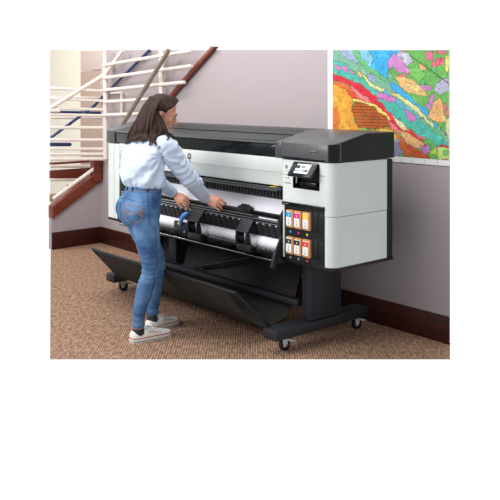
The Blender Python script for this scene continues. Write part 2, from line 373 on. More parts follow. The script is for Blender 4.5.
mp = thing('map_poster', 'large multicoloured geological map with white border on the mauve wall', 'map', (-.2, .81, 1.1))
bm = NB(); box(bm, -.747, .2925, .8075, .8125, 1.11, 1.8765); 
for v in bm.verts:
    if v.co.z > 1.8: v.co.z = 1.834 + (.293 - v.co.x) * .0459 - .001
plabel(obj('map_sheet', bm, 'label', mp, smooth=False), 'white map margin')
def geo_map():
    x0, x1, z0, z1 = -.697, .2925, 1.146, 1.878; c = .0036
    nx = int((x1 - x0) / c); nz = int((z1 - z0) / c)
    polys = []
    for col, q in GEO:
        P = [(q[i] / 1000, q[i + 1] / 1000) for i in range(0, len(q), 2)]
        polys.append((col, P, min(p[0] for p in P), max(p[0] for p in P), min(p[1] for p in P), max(p[1] for p in P)))
    def inside(P, x, z):
        r = False; j = len(P) - 1
        for i in range(len(P)):
            if (P[i][1] > z) != (P[j][1] > z) and x < (P[j][0] - P[i][0]) * (z - P[i][1]) / (P[j][1] - P[i][1]) + P[i][0]: r = not r
            j = i
        return r
    ids = np.zeros((nx, nz), int); cols = np.zeros((nx, nz, 3))
    for i in range(nx):
        for k in range(nz):
            x = x0 + (i + .5) * c; z = z0 + (k + .5) * c
            wv = noise.noise_vector(Vector((x * 18, 0, z * 18))) * .014 + noise.noise_vector(Vector((x * 55, 3, z * 55))) * .007
            xx, zz = x + wv.x, z + wv.z; hit = 0
            for n in range(len(polys) - 1, -1, -1):
                q = polys[n]
                if q[2] < xx < q[3] and q[4] < zz < q[5] and inside(q[1], xx, zz): hit = n; break
            col = np.array(polys[hit][0], float)
            cell = noise.cell_vector(Vector((xx * 26 + 9, 0, zz * 26 + 4)))
            if cell.x > .62: col = col * (.86 + .25 * cell.y) + 14 * cell.z
            if polys[hit][0] == (190, 88, 30) and int(z / .0072) % 3 == 0: col = col * .72
            if hit == 0 and cell.x > .86: col = np.array([(236, 190, 120), (205, 135, 200), (190, 190, 218), (236, 110, 130), (90, 190, 110)][int(cell.y * 4.99)], float)
            col = col * (.93 + .14 * noise.noise(Vector((x * 150, 5, z * 150)))) * .9 + 20
            ids[i, k] = hit * 7 + (int(cell.x > .86) * 3 if hit == 0 else 0); cols[i, k] = np.clip(col, 0, 255)
    edge = np.zeros((nx, nz), bool); edge[1:] |= ids[1:] != ids[:-1]; edge[:, 1:] |= ids[:, 1:] != ids[:, :-1]
    cols[edge] *= .72
    for i in range(nx):
        for k in range(nz):
            x = x0 + i * c; z = z0 + k * c
            n1 = noise.noise(Vector((x * 30, 7, z * 30)))
            if abs(n1) < .035: cols[i, k] *= .8
            if noise.noise(Vector((x * 120, 2, z * 200))) > .52: cols[i, k] *= .55
            zl = 1.79 - (x - .02) * .62      # thin dark fault line upper right
            if x > -.02 and abs(z - zl) < .0028: cols[i, k] *= .35
    verts = [(x0 + i * c, .8068, min(z0 + k * c, 1.8325 + (.293 - (x0 + i * c)) * .0459)) for i in range(nx + 1) for k in range(nz + 1)]
    faces = []; fc = []
    for i in range(nx):
        for k in range(nz):
            if z0 + k * c > 1.8325 + (.293 - (x0 + i * c)) * .0459 - .0005: continue
            a = i * (nz + 1) + k
            faces.append((a, a + nz + 1, a + nz + 2, a + 1)); fc.append(cols[i, k])
    me = bpy.data.meshes.new('map_print'); me.from_pydata(verts, [], faces)
    at = me.color_attributes.new('print', 'FLOAT_COLOR', 'CORNER')
    L = np.vectorize(lin)(np.array(fc)); buf = np.ones((len(faces), 4, 4)); buf[:, :, :3] = L[:, None, :]
    at.data.foreach_set('color', buf.ravel())
    m = bpy.data.materials.new('map_ink'); m.use_nodes = True; t = m.node_tree; b = t.nodes['Principled BSDF']; b.inputs['Roughness'].default_value = .75
    b.inputs['Specular IOR Level'].default_value = .2
    a = t.nodes.new('ShaderNodeVertexColor'); a.layer_name = 'print'; t.links.new(a.outputs[0], b.inputs['Base Color'])
    me.materials.append(m)
    o = bpy.data.objects.new('map_print', me); COL.objects.link(o); o.parent = mp
    me.transform(Matrix.Translation(-origin(mp)))
    return o
plabel(geo_map(), 'coloured geological bands')
bm = NB()
for k in range(4): box(bm, -.722, -.706, .8068, .8072, 1.30 + k * .15, 1.303 + k * .15)
for k in range(4): box(bm, -.09 + k * .098, -.088 + k * .098, .8068, .8072, 1.114, 1.14)
obj('margin_ticks', bm, 'ink_text', mp, smooth=False)

# ------------------------------------------------------------------ the large format printer
pt = thing('wide_format_printer', 'white and black wide format roll printer on a black wheeled stand', 'printer', (-1.25, .25, 0))
def arc(cx, cy, r, a0, a1, n=6): return [(cx + r * math.cos(R(a0 + (a1 - a0) * i / n)), cy + r * math.sin(R(a0 + (a1 - a0) * i / n))) for i in range(n + 1)]
# right cabinet, upper and lower shell with a seam between
foot = [(-.36, 0)] + arc(0, .06, .06, -90, 0) + [(.06, .487), (-.36, .487)]
b1 = poly_prism(NB(), foot, 'z', .899, 1.157)
b1 = cut(b1, box(NB(), -.272, -.045, -.05, .06, 0.988, 1.143))
rc = obj('right_cabinet', b1, 'white', pt)
footL = [(-.004, 0)] + arc(0, .06, .06, -90, 0) + [(.06, .487), (-.004, .487)]
b2 = poly_prism(NB(), footL, 'z', .547, .842, .002, 1); poly_prism(b2, footL, 'z', .845, .899)
obj('lower_side_cover', b2, 'white', pt)
bm = poly_prism(NB(), [(-.362, .004)] + arc(0, .06, .064, -90, 0) + [(.064, .545), (-.362, .545)], 'z', .528, .547, .004); obj('base_trim', bm, 'black', pt)
bm = box(NB(), -.35, .058, .487, .545, .547, 1.157, .004); obj('rear_cover', bm, 'black', pt)
bm = box(NB(), -.355, -.02, .06, .487, .547, .9); obj('ink_chassis', bm, 'dark', pt)
# lids: outline prism, top follows the sloping ridge profile
def ztop(y): return 1.262 + (y + .004) / .294 * .068 if y < .29 else 1.330 - (y - .29) / .3 * .006
def lid(outline, split=()):
    t = poly_prism(NB(), outline, 'z', 1.164, 1.4)
    for yy in (.29,):
        bmesh.ops.bisect_plane(t, geom=t.verts[:] + t.edges[:] + t.faces[:], plane_co=(0, yy, 0), plane_no=(0, 1, 0))
    for v in t.verts:
        if v.co.z > 1.3: v.co.z = ztop(v.co.y)
    es = [e for e in t.edges if e.verts[0].co.z > 1.2 and e.verts[1].co.z > 1.2 and (abs(e.verts[0].co.y - .29) > .002 or abs(e.verts[1].co.y - .29) > .002)]
    bmesh.ops.bevel(t, geom=es, offset=.004, segments=2, affect='EDGES', profile=.5)
    return t
rl_out = [(-.37, -.004)] + arc(.005, .056, .06, -90, 0) + [(.065, .552), (-.37, .552)]
right_lid = obj('right_lid', lid(rl_out), 'lid', pt)
bm = box(NB(), -.365, 0, -.0075, .0, 1.164, 1.176, .001); obj('lid_lip', bm, 'gloss', right_lid)
bm = poly_prism(NB(), arc(.006, .056, .0625, -70, -5, 8) + arc(.006, .056, .058, -5, -70, 8), 'z', 1.166, 1.264); obj('corner_band', bm, 'gloss', right_lid)
obj('side_panel', poly_prism(NB(), [(.07, 1.166), (.547, 1.166), (.547, 1.319), (.292, 1.322), (.07, 1.273)], 'x', .064, .0672, .001), 'black', right_lid)
bm = box(NB(), -.125, -.055, -.0065, -.003, 1.213, 1.226, .001); nb = obj('name_plate', bm, 'comb', right_lid)
bm = NB()
for k in range(9): box(bm, -.120 + k * .0068, -.1155 + k * .0068, -.0073, -.006, 1.217, 1.217 + .005 * (1 if k % 3 else 1.4))
obj('plate_print', bm, 'grey_text', nb, smooth=False)
ll_out = [(-2.37, -.004), (-2.37, .59), (-2.52, .59)] + arc(-2.49, .026, .03, 180, 270, 4)
obj('left_lid', lid(ll_out[::-1]), 'lid', pt)
hood = obj('hood', poly_prism(NB(), [(.57, 1.165), (.57, 1.322), (.29, 1.326), (.02, 1.268), (-.002, 1.258), (-.002, 1.246), (.012, 1.243), (.012, 1.165)], 'x', -2.368, -.43, .003), 'hood', pt)
bm = poly_prism(NB(), [(-.004, 1.164), (-.004, 1.262), (.29, 1.328), (.585, 1.322), (.585, 1.164)], 'x', -.428, -.373, .005); obj('hood_end_cap', bm, 'lid', hood)
bm = box(NB(), -2.365, -.43, .0, .011, 1.168, 1.243, .002); win = obj('front_window', bm, 'gloss', hood)
bm = NB(); tube(bm, [(-2.36, -.003, 1.252), (-.43, -.003, 1.252)], .005, 8); obj('hood_edge', bm, 'steel' if False else 'lid', hood)
bm = NB(); tube(bm, [(-2.36, .155, 1.2985), (-.43, .155, 1.2985)], .004, 8); obj('hood_crease', bm, 'gloss', hood)
bm = poly_prism(NB(), [(-.66, 1.243), (-.62, 1.228), (-.50, 1.226), (-.44, 1.243)], 'y', -.004, .006, .001); obj('window_catch', bm, 'hood', hood)
for k in range(12): obj('screw', cyl(NB(), (-2.1 + k * .15, -.002, 1.222), (-2.1 + k * .15, .004, 1.222), .004, 8), 'lid', win)
# front band, body, left cabinet
obj('front_band', poly_prism(NB(), [(0, 1.163), (0, 1.074), (.004, 1.07), (.022, .984), (.2, .984), (.2, 1.163)], 'x', -2.30, -.363, .002, 1), 'white', pt)
bm = box(NB(), -2.26, -.37, .2, .57, .55, 1.163); obj('rear_body', bm, 'dark', pt)
bm = box(NB(), -2.22, -.37, .13, .2, .56, .983); obj('media_slot', bm, 'dark', pt)
lo = [(-2.305, 0), (-2.305, .53)] + [(-2.5, .53)] + arc(-2.465, .035, .035, 180, 270, 5)
bm = poly_prism(NB(), lo, 'z', .545, 1.157, .002, 1); lc = obj('left_cabinet', bm, 'white', pt)
bm = box(NB(), -2.385, -2.3825, -.0005, .01, .548, 1.155); obj('cover_seam', bm, 'comb', lc)
bm = poly_prism(NB(), [(-2.30, -.003), (-2.30, .585), (-2.503, .585)] + arc(-2.465, .033, .036, 180, 270, 5), 'z', .526, .545, .003); obj('base_trim', bm, 'black', pt)
bm = box(NB(), -2.304, -2.235, .002, .2, .53, .983, .004); obj('inner_side_plate', bm, 'black', pt)
# logo on the band: dark disc with light slanted letters, small word below
def letters(txt, loc, size, m, parent, name, slant=0, depth=.0006):
    cu = bpy.data.curves.new('tmp', 'FONT'); cu.body = txt; cu.size = size; cu.align_x = 'CENTER'; cu.extrude = depth; cu.shear = slant
    o = bpy.data.objects.new('tmp', cu); COL.objects.link(o)
    dg = bpy.context.evaluated_depsgraph_get(); b = NB(); b.from_mesh(o.evaluated_get(dg).to_mesh()); bpy.data.objects.remove(o)
    bmesh.ops.rotate(b, cent=(0, 0, 0), matrix=Matrix.Rotation(R(90), 3, 'X'), verts=b.verts); bmesh.ops.translate(b, vec=Vector(loc), verts=b.verts)
    return obj(name, b, m, parent, smooth=False)
lg = obj('round_logo', cyl(NB(), (-1.338, -.0015, 1.115), (-1.338, .002, 1.115), .023, 28), 'ink_text', pt)
letters('hp', (-1.339, -.0022, 1.110), .028, 'label', lg, 'logo_letters', .25)
bm = box(NB(), -1.353, -1.323, -.001, .001, 1.078, 1.084); obj('band_print', bm, 'ink_text', pt)
# control panel
tray = NB()
box(tray, -.2715, -.0455, .054, .0595, .9885, 1.1425); box(tray, -.2715, -.268, .0, .054, .9885, 1.1425); box(tray, -.049, -.0455, .0, .054, .9885, 1.1425)
box(tray, -.268, -.049, .0, .054, .9885, .992); box(tray, -.268, -.049, .0, .054, 1.139, 1.1425)
cp = obj('panel_recess', tray, 'black', pt)
bm = box(NB(), -.225, -.085, .012, .05, 1.005, 1.030, .006); obj('grip_slot', bm, 'gloss', cp)
bm = NB(); tube(bm, [(-.235, .0, 1.095), (-.252, .012, 1.02)], .006, 10); obj('support_arm', bm, 'steel', cp)
def tilted(x0, x1, h0, h1, d0, d1, bev):
    """slab on the tilted display plane: h along the slope, d outwards"""
    b = box(NB(), x0, x1, -d1, -d0, h0, h1, bev)
    bmesh.ops.rotate(b, cent=(0, 0, 0), matrix=Matrix.Rotation(R(-38), 3, 'X'), verts=b.verts)
    bmesh.ops.translate(b, vec=(0, -.012, 1.150), verts=b.verts); return b
dsp = obj('display', tilted(-.252, -.05, -.098, .004, -.018, 0, .006), 'gloss', pt)
scr = obj('screen', tilted(-.205, -.09, -.078, -.012, -.001, .001, 0), mat('lit_screen', (236, 240, 244), .2, var=.01, scale=30), dsp, smooth=False)
for nm, m, x0, x1, a, b_ in (('screen_icon', 'navyk', -.205, -.172, -.045, -.022), ('screen_icon', 'orange', -.165, -.152, -.066, -.05), ('screen_icon', 'grey_text', -.165, -.13, -.04, -.022), ('screen_icon', 'bluep', -.145, -.125, -.066, -.05), ('screen_icon', 'navyk', -.12, -.098, -.066, -.05), ('screen_icon', 'bluep', -.205, -.18, -.066, -.056)):
    obj(nm, tilted(x0, x1, a, b_, .001, .0016, 0), m, scr, smooth=False)
lgp = obj('panel_logo', cyl(NB(), (-.328, -.0012, 1.112), (-.328, .001, 1.112), .011, 24), 'ink_text', pt)
letters('hp', (-.3285, -.002, 1.108), .015, 'label', lgp, 'logo_letters', .25)
bm = NB(); box(bm, -.345, -.30, -.0008, .001, 1.085, 1.0875); box(bm, -.326, -.300, -.0008, .001, 1.042, 1.048); box(bm, -.345, -.335, -.0008, .001, 1.010, 1.020)
for k in range(5): box(bm, -.330 + k * .0085, -.3245 + k * .0085, -.0008, .001, 1.010, 1.019)
obj('panel_print', bm, 'grey_text', pt, smooth=False)
bm = box(NB(), -.345, -.336, -.0008, .001, 1.042, 1.050); obj('panel_dot', bm, 'orange', pt)
bm = box(NB(), -.358, -.279, -.0006, .001, 1.0625, 1.0645); obj('panel_seam', bm, 'comb', pt)
bm = box(NB(), -.045, .0, -.0006, .001, 1.078, 1.0805); obj('panel_seam', bm, 'comb', pt)
# ink bay
bay = NB(); box(bay, -.356, -.006, .045, .06, .549, .88); box(bay, -.356, -.340, .0, .045, .549, .88); box(bay, -.012, -.006, .0, .045, .549, .88)
box(bay, -.340, -.012, .0, .045, .549, .580); box(bay, -.340, -.012, .0, .045, .694, .742); box(bay, -.340, -.012, .0, .045, .858, .88)
box(bay, -.112, -.063, .0, .045, .580, .694, .002); box(bay, -.060, -.013, .0, .045, .580, .694, .002); box(bay, -.112, -.063, .0, .045, .742, .858, .002); box(bay, -.060, -.013, .0, .045, .742, .858, .002)
ib = obj('ink_bay', bay, 'black', pt)
bm = box(NB(), -.359, -.003, -.012, .05, .878, .899, .003); lb = obj('ink_door_ledge', bm, 'gloss', pt)
bm = NB(); box(bm, -.345, -.332, -.0126, -.011, .887, .890); box(bm, -.328, -.298, -.0126, -.011, .887, .890); obj('ledge_print', bm, 'grey_text', lb, smooth=False)
bm = box(NB(), -.3545, -.341, -.006, .01, .556, .880, .003); obj('door_edge', bm, 'white2', pt)
for x, m in ((-.292, 'cyan'), (-.222, 'magenta'), (-.148, 'yel')):
    obj('colour_mark', cyl(NB(), (x, -.001, .718), (x, .002, .718), .0075, 14), m, ib)
for x, m in ((-.292, 'grey_text'), (-.222, 'grey_text'), (-.148, 'redp')):
    obj('colour_mark', cyl(NB(), (x, -.001, .562), (x, .002, .562), .0075, 14), m, ib)
# ink cartridges: each sits in its slot
carts = []
def cartridge(x, z, h, m, label):
    r = thing('ink_cartridge', label, 'ink cartridge', (x, -.004, z), 'ink cartridges in the front bay')
    obj('carton', box(NB(), x - .031, x + .031, -.010, .042, z, z + h, .005), 'card', r)
    lb = obj('label', box(NB(), x - .029, x + .017, -.0112, -.0095, z + .012, z + h - .010), 'label', r, smooth=False)
    obj('colour_band', box(NB(), x - .029, x + .017, -.0118, -.011, z + h * .60, z + h - .014), m, lb, smooth=False)
    b = NB(); box(b, x - .009, x - .001, -.0123, -.0117, z + h * .68, z + h * .76); obj('band_mark', b, 'label', lb, smooth=False)
    b = NB(); box(b, x - .011, x - .003, -.0118, -.011, z + .020, z + .030); box(b, x - .008, x - .005, -.0118, -.011, z + .036, z + .052); obj('label_print', b, 'grey_text', lb, smooth=False)
cartridge(-.292, .744, .108, 'cyan', 'kraft ink cartridge with cyan band in the upper row')
cartridge(-.222, .744, .108, 'magenta', 'kraft ink cartridge with magenta band in the upper row')
cartridge(-.148, .744, .110, 'yel', 'kraft ink cartridge with yellow band in the upper row')
cartridge(-.292, .582, .106, 'navyk', 'kraft ink cartridge with dark navy band beside the light door edge')
cartridge(-.222, .582, .106, 'kblack', 'kraft ink cartridge with black band between navy and red ones')
cartridge(-.148, .582, .108, 'redp', 'kraft ink cartridge with red band in the lower row')
# media path
x0, x1 = -2.234, -.374
sh = obj('media_shelf', poly_prism(NB(), [(.10, .976), (.0, .976), (-.008, .966), (-.008, .956), (.10, .948)], 'x', x0, x1, .002), 'black', pt)
bm = NB(); tube(bm, [(x0, -.006, .957), (x1 - .03, -.006, .957)], .0055, 8); obj('shelf_edge', bm, 'lid', sh)
bm = NB(); poly_prism(bm, [(-.485, -.003), (-.462, .03), (-.43, .03), (-.452, -.003)], 'z', .976, .978); obj('warning_mark', bm, 'yellow', sh)
bm = box(NB(), x0, x1, .072, .09, .89, .95); box(bm, x0, x1, .045, .075, .938, .948)
for k in range(58):
    xa = x0 + .01 + k * .032
    box(bm, xa, xa + .012, .035, .072, .905 + (.008 if k % 2 else 0), .946); box(bm, xa + .017, xa + .024, .050, .072, .918, .946)
obj('roller_comb', bm, 'comb', pt, smooth=False)
pth = [(.088, .935), (.078, .90), (.058, .86), (.034, .828), (.0165, .805), (.0165, .78)]
ps = [tuple(p) for p in crom(pth, 5)]
sheet = ps + [(y + .0015, z - .0015) for y, z in ps[::-1]]
tag(obj('paper_sheet', poly_prism(NB(), sheet, 'x', -2.15, -.405), 'paper'), 'wide white paper sheet feeding into the upper slot under the hands', 'paper')
ibar = obj('loading_bar', tube(NB(), [(x0, -.128, .818), (x1, -.128, .818)], .0125, 14), 'gloss', pt)
bm = box(NB(), x0, x1, -.148, -.118, .765, .806, .004); obj('loading_table', bm, 'black', pt)
for y, z, r in ((-.150, .800, .0042), (-.152, .783, .0035), (-.152, .767, .0035)):
    obj('guide_rail', tube(NB(), [(x0, y, z), (-.62 if z > .79 else x1, y, z)], r, 8), 'steel', pt)
bm = box(NB(), -.56, -.385, -.1525, -.149, .792, .800); obj('feed_strip', bm, 'paper', pt)
gp = obj('guide_panel', poly_prism(NB(), [(-.150, .762), (-.118, .675), (-.10, .675), (-.118, .764)], 'x', x0, x1), 'black', pt)
bm = NB()
for k in range(31):
    xa = x0 + .02 + k * .06
    poly_prism(bm, [(-.1535, .752), (-.1235, .672), (-.119, .675), (-.149, .758)], 'x', xa, xa + .052, .001, 1)
obj('panel_rib', bm, 'dark', gp)
bm = NB()
for k in range(31): box(bm, x0 + .03 + k * .06, x0 + .046 + k * .06, -.153, -.1505, .756, .7605)
obj('dash_marks', bm, 'label', gp, smooth=False)
# lower roll
rr = thing('paper_roll', 'white paper roll on the lower spindle behind the black clamps', 'paper roll', (-1.28, -.075, .64))
obj('paper', tube(NB(), [(-2.12, -.108, .634), (-.392, -.108, .634)], .043, 32), 'paper', rr)
obj('spindle', tube(NB(), [(-2.228, -.108, .634), (-.381, -.108, .634)], .016, 16), 'dark', rr)
lr = obj('lower_rail', box(NB(), x0, x1, -.182, -.160, .588, .612, .004), 'black', pt)
bm = NB()
for k in range(44): box(bm, x0 + .02 + k * .042, x0 + .045 + k * .042, -.1835, -.178, .6095, .613)
obj('rail_notches', bm, 'steel', lr, smooth=False)
obj('lower_tray', poly_prism(NB(), [(-.162, .588), (-.135, .560), (-.165, .545), (-.165, .530), (.13, .530), (.13, .590), (-.03, .590)], 'x', x0, x1, .002), 'gloss', pt)
for k in range(12): obj('tray_roller', box(NB(), x0 + .06 + k * .155, x0 + .15 + k * .155, -.152, -.138, .566, .592, .003), 'black', pt)
obj('front_rail', tube(NB(), [(x0, -.172, .548), (x1 - .02, -.172, .548)], .0055, 10), 'steel', pt)
for xa, nm in ((-.374, 'end_plate'), (-2.244, 'end_plate')):
    obj(nm, poly_prism(NB(), [(.13, .95), (.07, .90), (.02, .83), (-.012, .812), (-.022, .74), (-.012, .68), (-.05, .61), (-.055, .58), (-.035, .515), (.13, .515)], 'x', xa, xa + .010, .002), 'black', pt)
bm = poly_prism(NB(), [(-.03, .60), (-.062, .59), (-.092, .492), (-.075, .475), (-.048, .492)], 'x', -.385, -.360, .004); obj('roll_lever', bm, 'black', pt)
# roll clamps
def clamp(x0, x1, dy=0):
    c = obj('roll_clamp', poly_prism(NB(), [(-.158, .770), (-.166, .778), (-.225, .700), (-.217, .692)], 'x', x0, x1, .003), 'lid' if False else 'frame', pt)
    for xa in (x0, x1 - .014):
        obj('clamp_arm', poly_prism(NB(), [(-.225, .700), (-.205, .706), (-.19, .66), (-.185, .60), (-.215, .60), (-.228, .65)], 'x', xa, xa + .014, .002), 'black', c)
    obj('clamp_block', box(NB(), x0 + .004, x1 + .03, -.222, -.186, .575, .622, .008), 'black', c)
    obj('clamp_jaw', box(NB(), x0 - .015, x0 + .018, -.215, -.160, .61, .69, .010), 'gloss', c)
    return c
clamp(-.575, -.462)
c2 = clamp(-1.105, -.985)
obj('clamp_side', box(NB(), -1.30, -1.10, -.205, -.186, .60, .675, .012), 'black', c2)
bm = NB(); tube(bm, [(-1.205, -.21, .648), (-1.19, -.213, .690), (-1.155, -.214, .728), (-1.11, -.212, .752)], [.009, .016, .016, .007], 10, 4); obj('release_lever', bm, 'bluep', c2)
obj('lock_mark', cyl(NB(), (-1.235, -.209, .662), (-1.235, -.204, .662), .009, 12), 'yellow', c2)
obj('lock_dot', cyl(NB(), (-1.14, -.2245, .615), (-1.14, -.220, .615), .008, 12), 'bluep', c2)
gb = obj('bar_grip', box(NB(), -.648, -.52, -.150, -.108, .800, .850, .012), 'black', pt)
obj('grip_ridge', tube(NB(), [(-.62, -.130, .852), (-.55, -.130, .852)], .010, 10), 'gloss', gb)
obj('bar_sleeve', tube(NB(), [(-.80, -.131, .8185), (-.64, -.131, .8185)], .0145, 12), 'black', pt)
# the loading table, roll and clamps sit close to the front plane
for o in [c for c in pt.children if c.name.split('.')[0] in ('loading_bar', 'loading_table', 'guide_rail', 'feed_strip', 'guide_panel', 'lower_rail', 'lower_tray', 'tray_roller', 'front_rail', 'roll_clamp', 'bar_grip', 'bar_sleeve')] + [rr]:
    o.location += Vector((-.13 if o.name.startswith(('roll_clamp', 'bar_grip', 'bar_sleeve')) else 0, .128, -.02))
# stand
for x in (-.30, -2.17):
    pl = obj('stand_post', box(NB(), x - .02, x + .06, .125, .40, .155, .53, .006), 'frame', pt)
    b = NB(); box(b, x + .0595, x + .0605, .150, .153, .16, .525)
    obj('post_seam', b, 'black', pl, smooth=False)
    obj('screw', cyl(NB(), (x + .02, .122, .49), (x + .02, .126, .49), .005, 10), 'steel', pl)
    for yy, zz in ((.25, .36), (.27, .355), (.28, .31), (.29, .29), (.28, .27), (.24, .34)): obj('screw', cyl(NB(), (x + .0595, yy, zz), (x + .0607, yy, zz), .0035, 8), 'black', pl)
    ft = obj('stand_foot', box(NB(), x - .06, x + .06, -.165, .66, .088, .150, .007), 'frame', pt)
    for yy in (.0, .03, -.03): obj('screw', cyl(NB(), (x + (.02 if yy else -.02), yy, .1495), (x + (.02 if yy else -.02), yy, .1515), .006, 10), 'dark', ft)
    for yy in (-.09, .58): obj('screw', cyl(NB(), (x + .0595, yy, .116), (x + .061, yy, .116), .005, 10), 'dark', ft)
    for y in (-.055, .60):
        b = NB(); cyl(b, (x, y, .076), (x, y, .09), .028, 20); box(b, x - .035, x + .035, y - .032, y + .032, .082, .0885, .002)
        for s in (-1, 1): poly_prism(b, [(y - .026, .082), (y + .026, .082), (y + .014, .030), (y - .012, .026)], 'x', x + s * .021 - .002, x + s * .021 + .002, .001, 1)
        cs = obj('caster', b, 'zinc', pt)
        b = NB()
        b2 = tube(NB(), [(x - .017, y + .012, .036), (x - .013, y + .012, .036), (x + .013, y + .012, .036), (x + .017, y + .012, .036)], [.030, .036, .036, .030], 28); b.free()
        obj('wheel', b2, 'wheel', cs)
        b = NB(); tube(b, [(x + .014, y + .012, .036), (x + .026, y + .012, .036)], .008, 12); obj('axle', b, 'steel', cs)
        b = poly_prism(NB(), [(y + .02, .074), (y + .078, .054), (y + .082, .048), (y + .05, .050), (y + .02, .062)], 'x', x - .012, x + .030, .002); obj('brake_lever', b, 'zinc', cs)
obj('cross_beam', box(NB(), -2.11, -.36, .125, .175, .222, .258, .004), 'frame', pt)
obj('support_post', box(NB(), -1.87, -1.77, .185, .235, .258, .51, .004), 'frame', pt)
obj('diagonal_brace', tube(NB(), [(-1.52, .22, .262), (-.86, .22, .44)], .011, 8), 'black', pt)
obj('brace_gusset', poly_prism(NB(), [(-1.68, .258), (-1.45, .258), (-1.46, .30)], 'y', .135, .145, .001), 'frame', pt)
# media basket
bpts = [(.34, .52), (.30, .38), (.25, .23), (.18, .14), (.07, .098), (-.06, .102), (-.16, .17), (-.25, .26), (-.357, .380)]
bs = [tuple(p) for p in crom(bpts, 5)]
prof = bs + [(y + .0012, z + .0022) for y, z in bs[::-1]]
bk = obj('media_basket', poly_prism(NB(), prof, 'x', -2.10, -.50), 'net', pt)
obj('basket_bar', tube(NB(), [(-2.09, -.36, .383), (-.375, -.36, .383)], .010, 10), 'black', bk)
for xa, xb in ((-.375, -.34), (-2.09, -2.14)):
    obj('basket_arm', tube(NB(), [(xa, -.36, .383), (xb, -.13, .155)], .009, 10), 'black', bk)

# ------------------------------------------------------------------ the woman loading paper
pn = thing('person', 'dark haired woman in pale blue shirt and jeans leaning over the printer', 'person', (-1.09, -.5, 0))
V = Vector
HEAD = V((-1.075, -.412, 1.437))
HM = Matrix.Rotation(R(-36), 4, 'Z') @ Matrix.Rotation(R(-24), 4, 'X') @ Matrix.Rotation(R(4), 4, 'Y')
def hx(p): return HEAD + HM @ V(p)
def hell(bm, c, r, u=20, v=14): return ell(bm, hx(c), r, HM, u, v)
# arms: shoulder, elbow, wrist
RS, RE, RW = V((-.930, -.480, 1.228)), V((-.905, -.325, 1.045)), V((-1.035, -.085, .850))
LS, LE, LW = V((-1.240, -.455, 1.225)), V((-1.40, -.32, 1.03)), V((-1.402, -.085, .846))
def hand(bm, Wp, d, n, side, curl, length=.175, thumb_out=1.0):
    """wrist point, direction to the fingers, palm normal; side +1 when the thumb lies on d x n"""
    d = d.normalized(); n = (n - d * n.dot(d)).normalized(); t = d.cross(n).normalized() * side   # t points to the thumb side
    k = length / .175
    # palm: flattened loft
    rows = [(0, .026, .019), (.02, .030, .019), (.05, .039, .017), (.078, .041, .0145), (.090, .038, .011)]
    rings = []
    for s, a, b in rows:
        c = Wp + d * s * k
        rings.append([bm.verts.new(c + (t * math.cos(2 * math.pi * i / 16) * a + n * math.sin(2 * math.pi * i / 16) * b) * k) for i in range(16)])
    fs = []
    for s, e in zip(rings, rings[1:]):
        for i in range(16): fs.append(bm.faces.new((s[i], s[(i + 1) % 16], e[(i + 1) % 16], e[i])))
    fs += [bm.faces.new(rings[0][::-1]), bm.faces.new(rings[-1])]
    bmesh.ops.recalc_face_normals(bm, faces=fs)
    # four fingers with three bends
    for off, L, r, cf in ((.031, .072, .0082, .9), (.0105, .080, .0084, 1.0), (-.0105, .074, .0080, 1.05), (-.031, .058, .0072, 1.12)):
        p = Wp + d * .072 * k + t * off * .9 * k; dirv = (d + t * off * 1.6).normalized()
        pts = [p, Wp + d * .088 * k + t * off * k]; rad = [r * k, r * k]; a = 0
        for seg, f in ((.46, curl[0]), (.30, curl[1]), (.24, curl[2])):
            a += R(f) * cf; q = pts[-1] + (dirv * math.cos(a) + n * math.sin(a)) * L * seg * k
            pts.append(q); rad.append(rad[-1] * .93)
        tube(bm, pts, rad, 10)
        ell(bm, pts[-1], (rad[-1],) * 3, None, 10, 8)
    # thumb from the side of the palm near the wrist
    b0 = Wp + d * .022 * k + t * .018 * k
    b1 = b0 + (d * .028 + t * .022 * thumb_out + n * .012) * k; b2 = b1 + (d * .030 + t * .006 * thumb_out + n * .014) * k; b3 = b2 + (d * .024 - t * .002 + n * .010) * k
    tube(bm, [b0, b1, b2, b3], [.015 * k, .0125 * k, .0100 * k, .0078 * k], 10); ell(bm, b3, (.0078 * k,) * 3, None, 10, 8)
bm = NB()
# skull, face, jaw, nose, lips, ears
hell(bm, (0, -.012, .032), (.072, .090, .080)); hell(bm, (0, .030, -.020), (.058, .060, .084)); hell(bm, (0, .058, -.088), (.026, .026, .024)); hell(bm, (0, .022, -.066), (.050, .050, .040))
hell(bm, (0, .073, .022), (.048, .020, .018)); hell(bm, (0, .078, -.060), (.024, .018, .018))
for s in (-1, 1):
    hell(bm, (s * .036, .066, -.022), (.022, .020, .022)); hell(bm, (s * .078, -.008, -.004), (.012, .018, .030)); hell(bm, (s * .030, .074, .004), (.014, .013, .010))
    hell(bm, (s * .010, .100, -.034), (.007, .008, .006))
tube(bm, [hx((0, .088, .012)), hx((0, .099, -.010)), hx((0, .110, -.030)), hx((0, .100, -.037))], [.007, .0085, .0105, .007], 12)
tube(bm, [hx((-.020, .089, -.062)), hx((0, .0965, -.060)), hx((.020, .089, -.062))], [.003, .0058, .003], 10); tube(bm, [hx((-.018, .087, -.071)), hx((0, .094, -.0715)), hx((.018, .087, -.071))], [.003, .0064, .003], 10)
# neck and torso
tube(bm, [hx((0, -.012, -.02)), hx((0, -.028, -.085)), V((-1.08, -.458, 1.31)), V((-1.08, -.475, 1.24))], [.050, .049, .054, .07], 20, 4)
loft(bm, [(-1.08, -.49, 1.285, .085, .055), (-1.08, -.50, 1.25, .14, .08), (-1.08, -.525, 1.17, .13, .085), (-1.08, -.54, 1.05, .115, .075), (-1.085, -.545, .93, .115, .075), (-1.09, -.57, .80, .13, .09)], 28, 3)
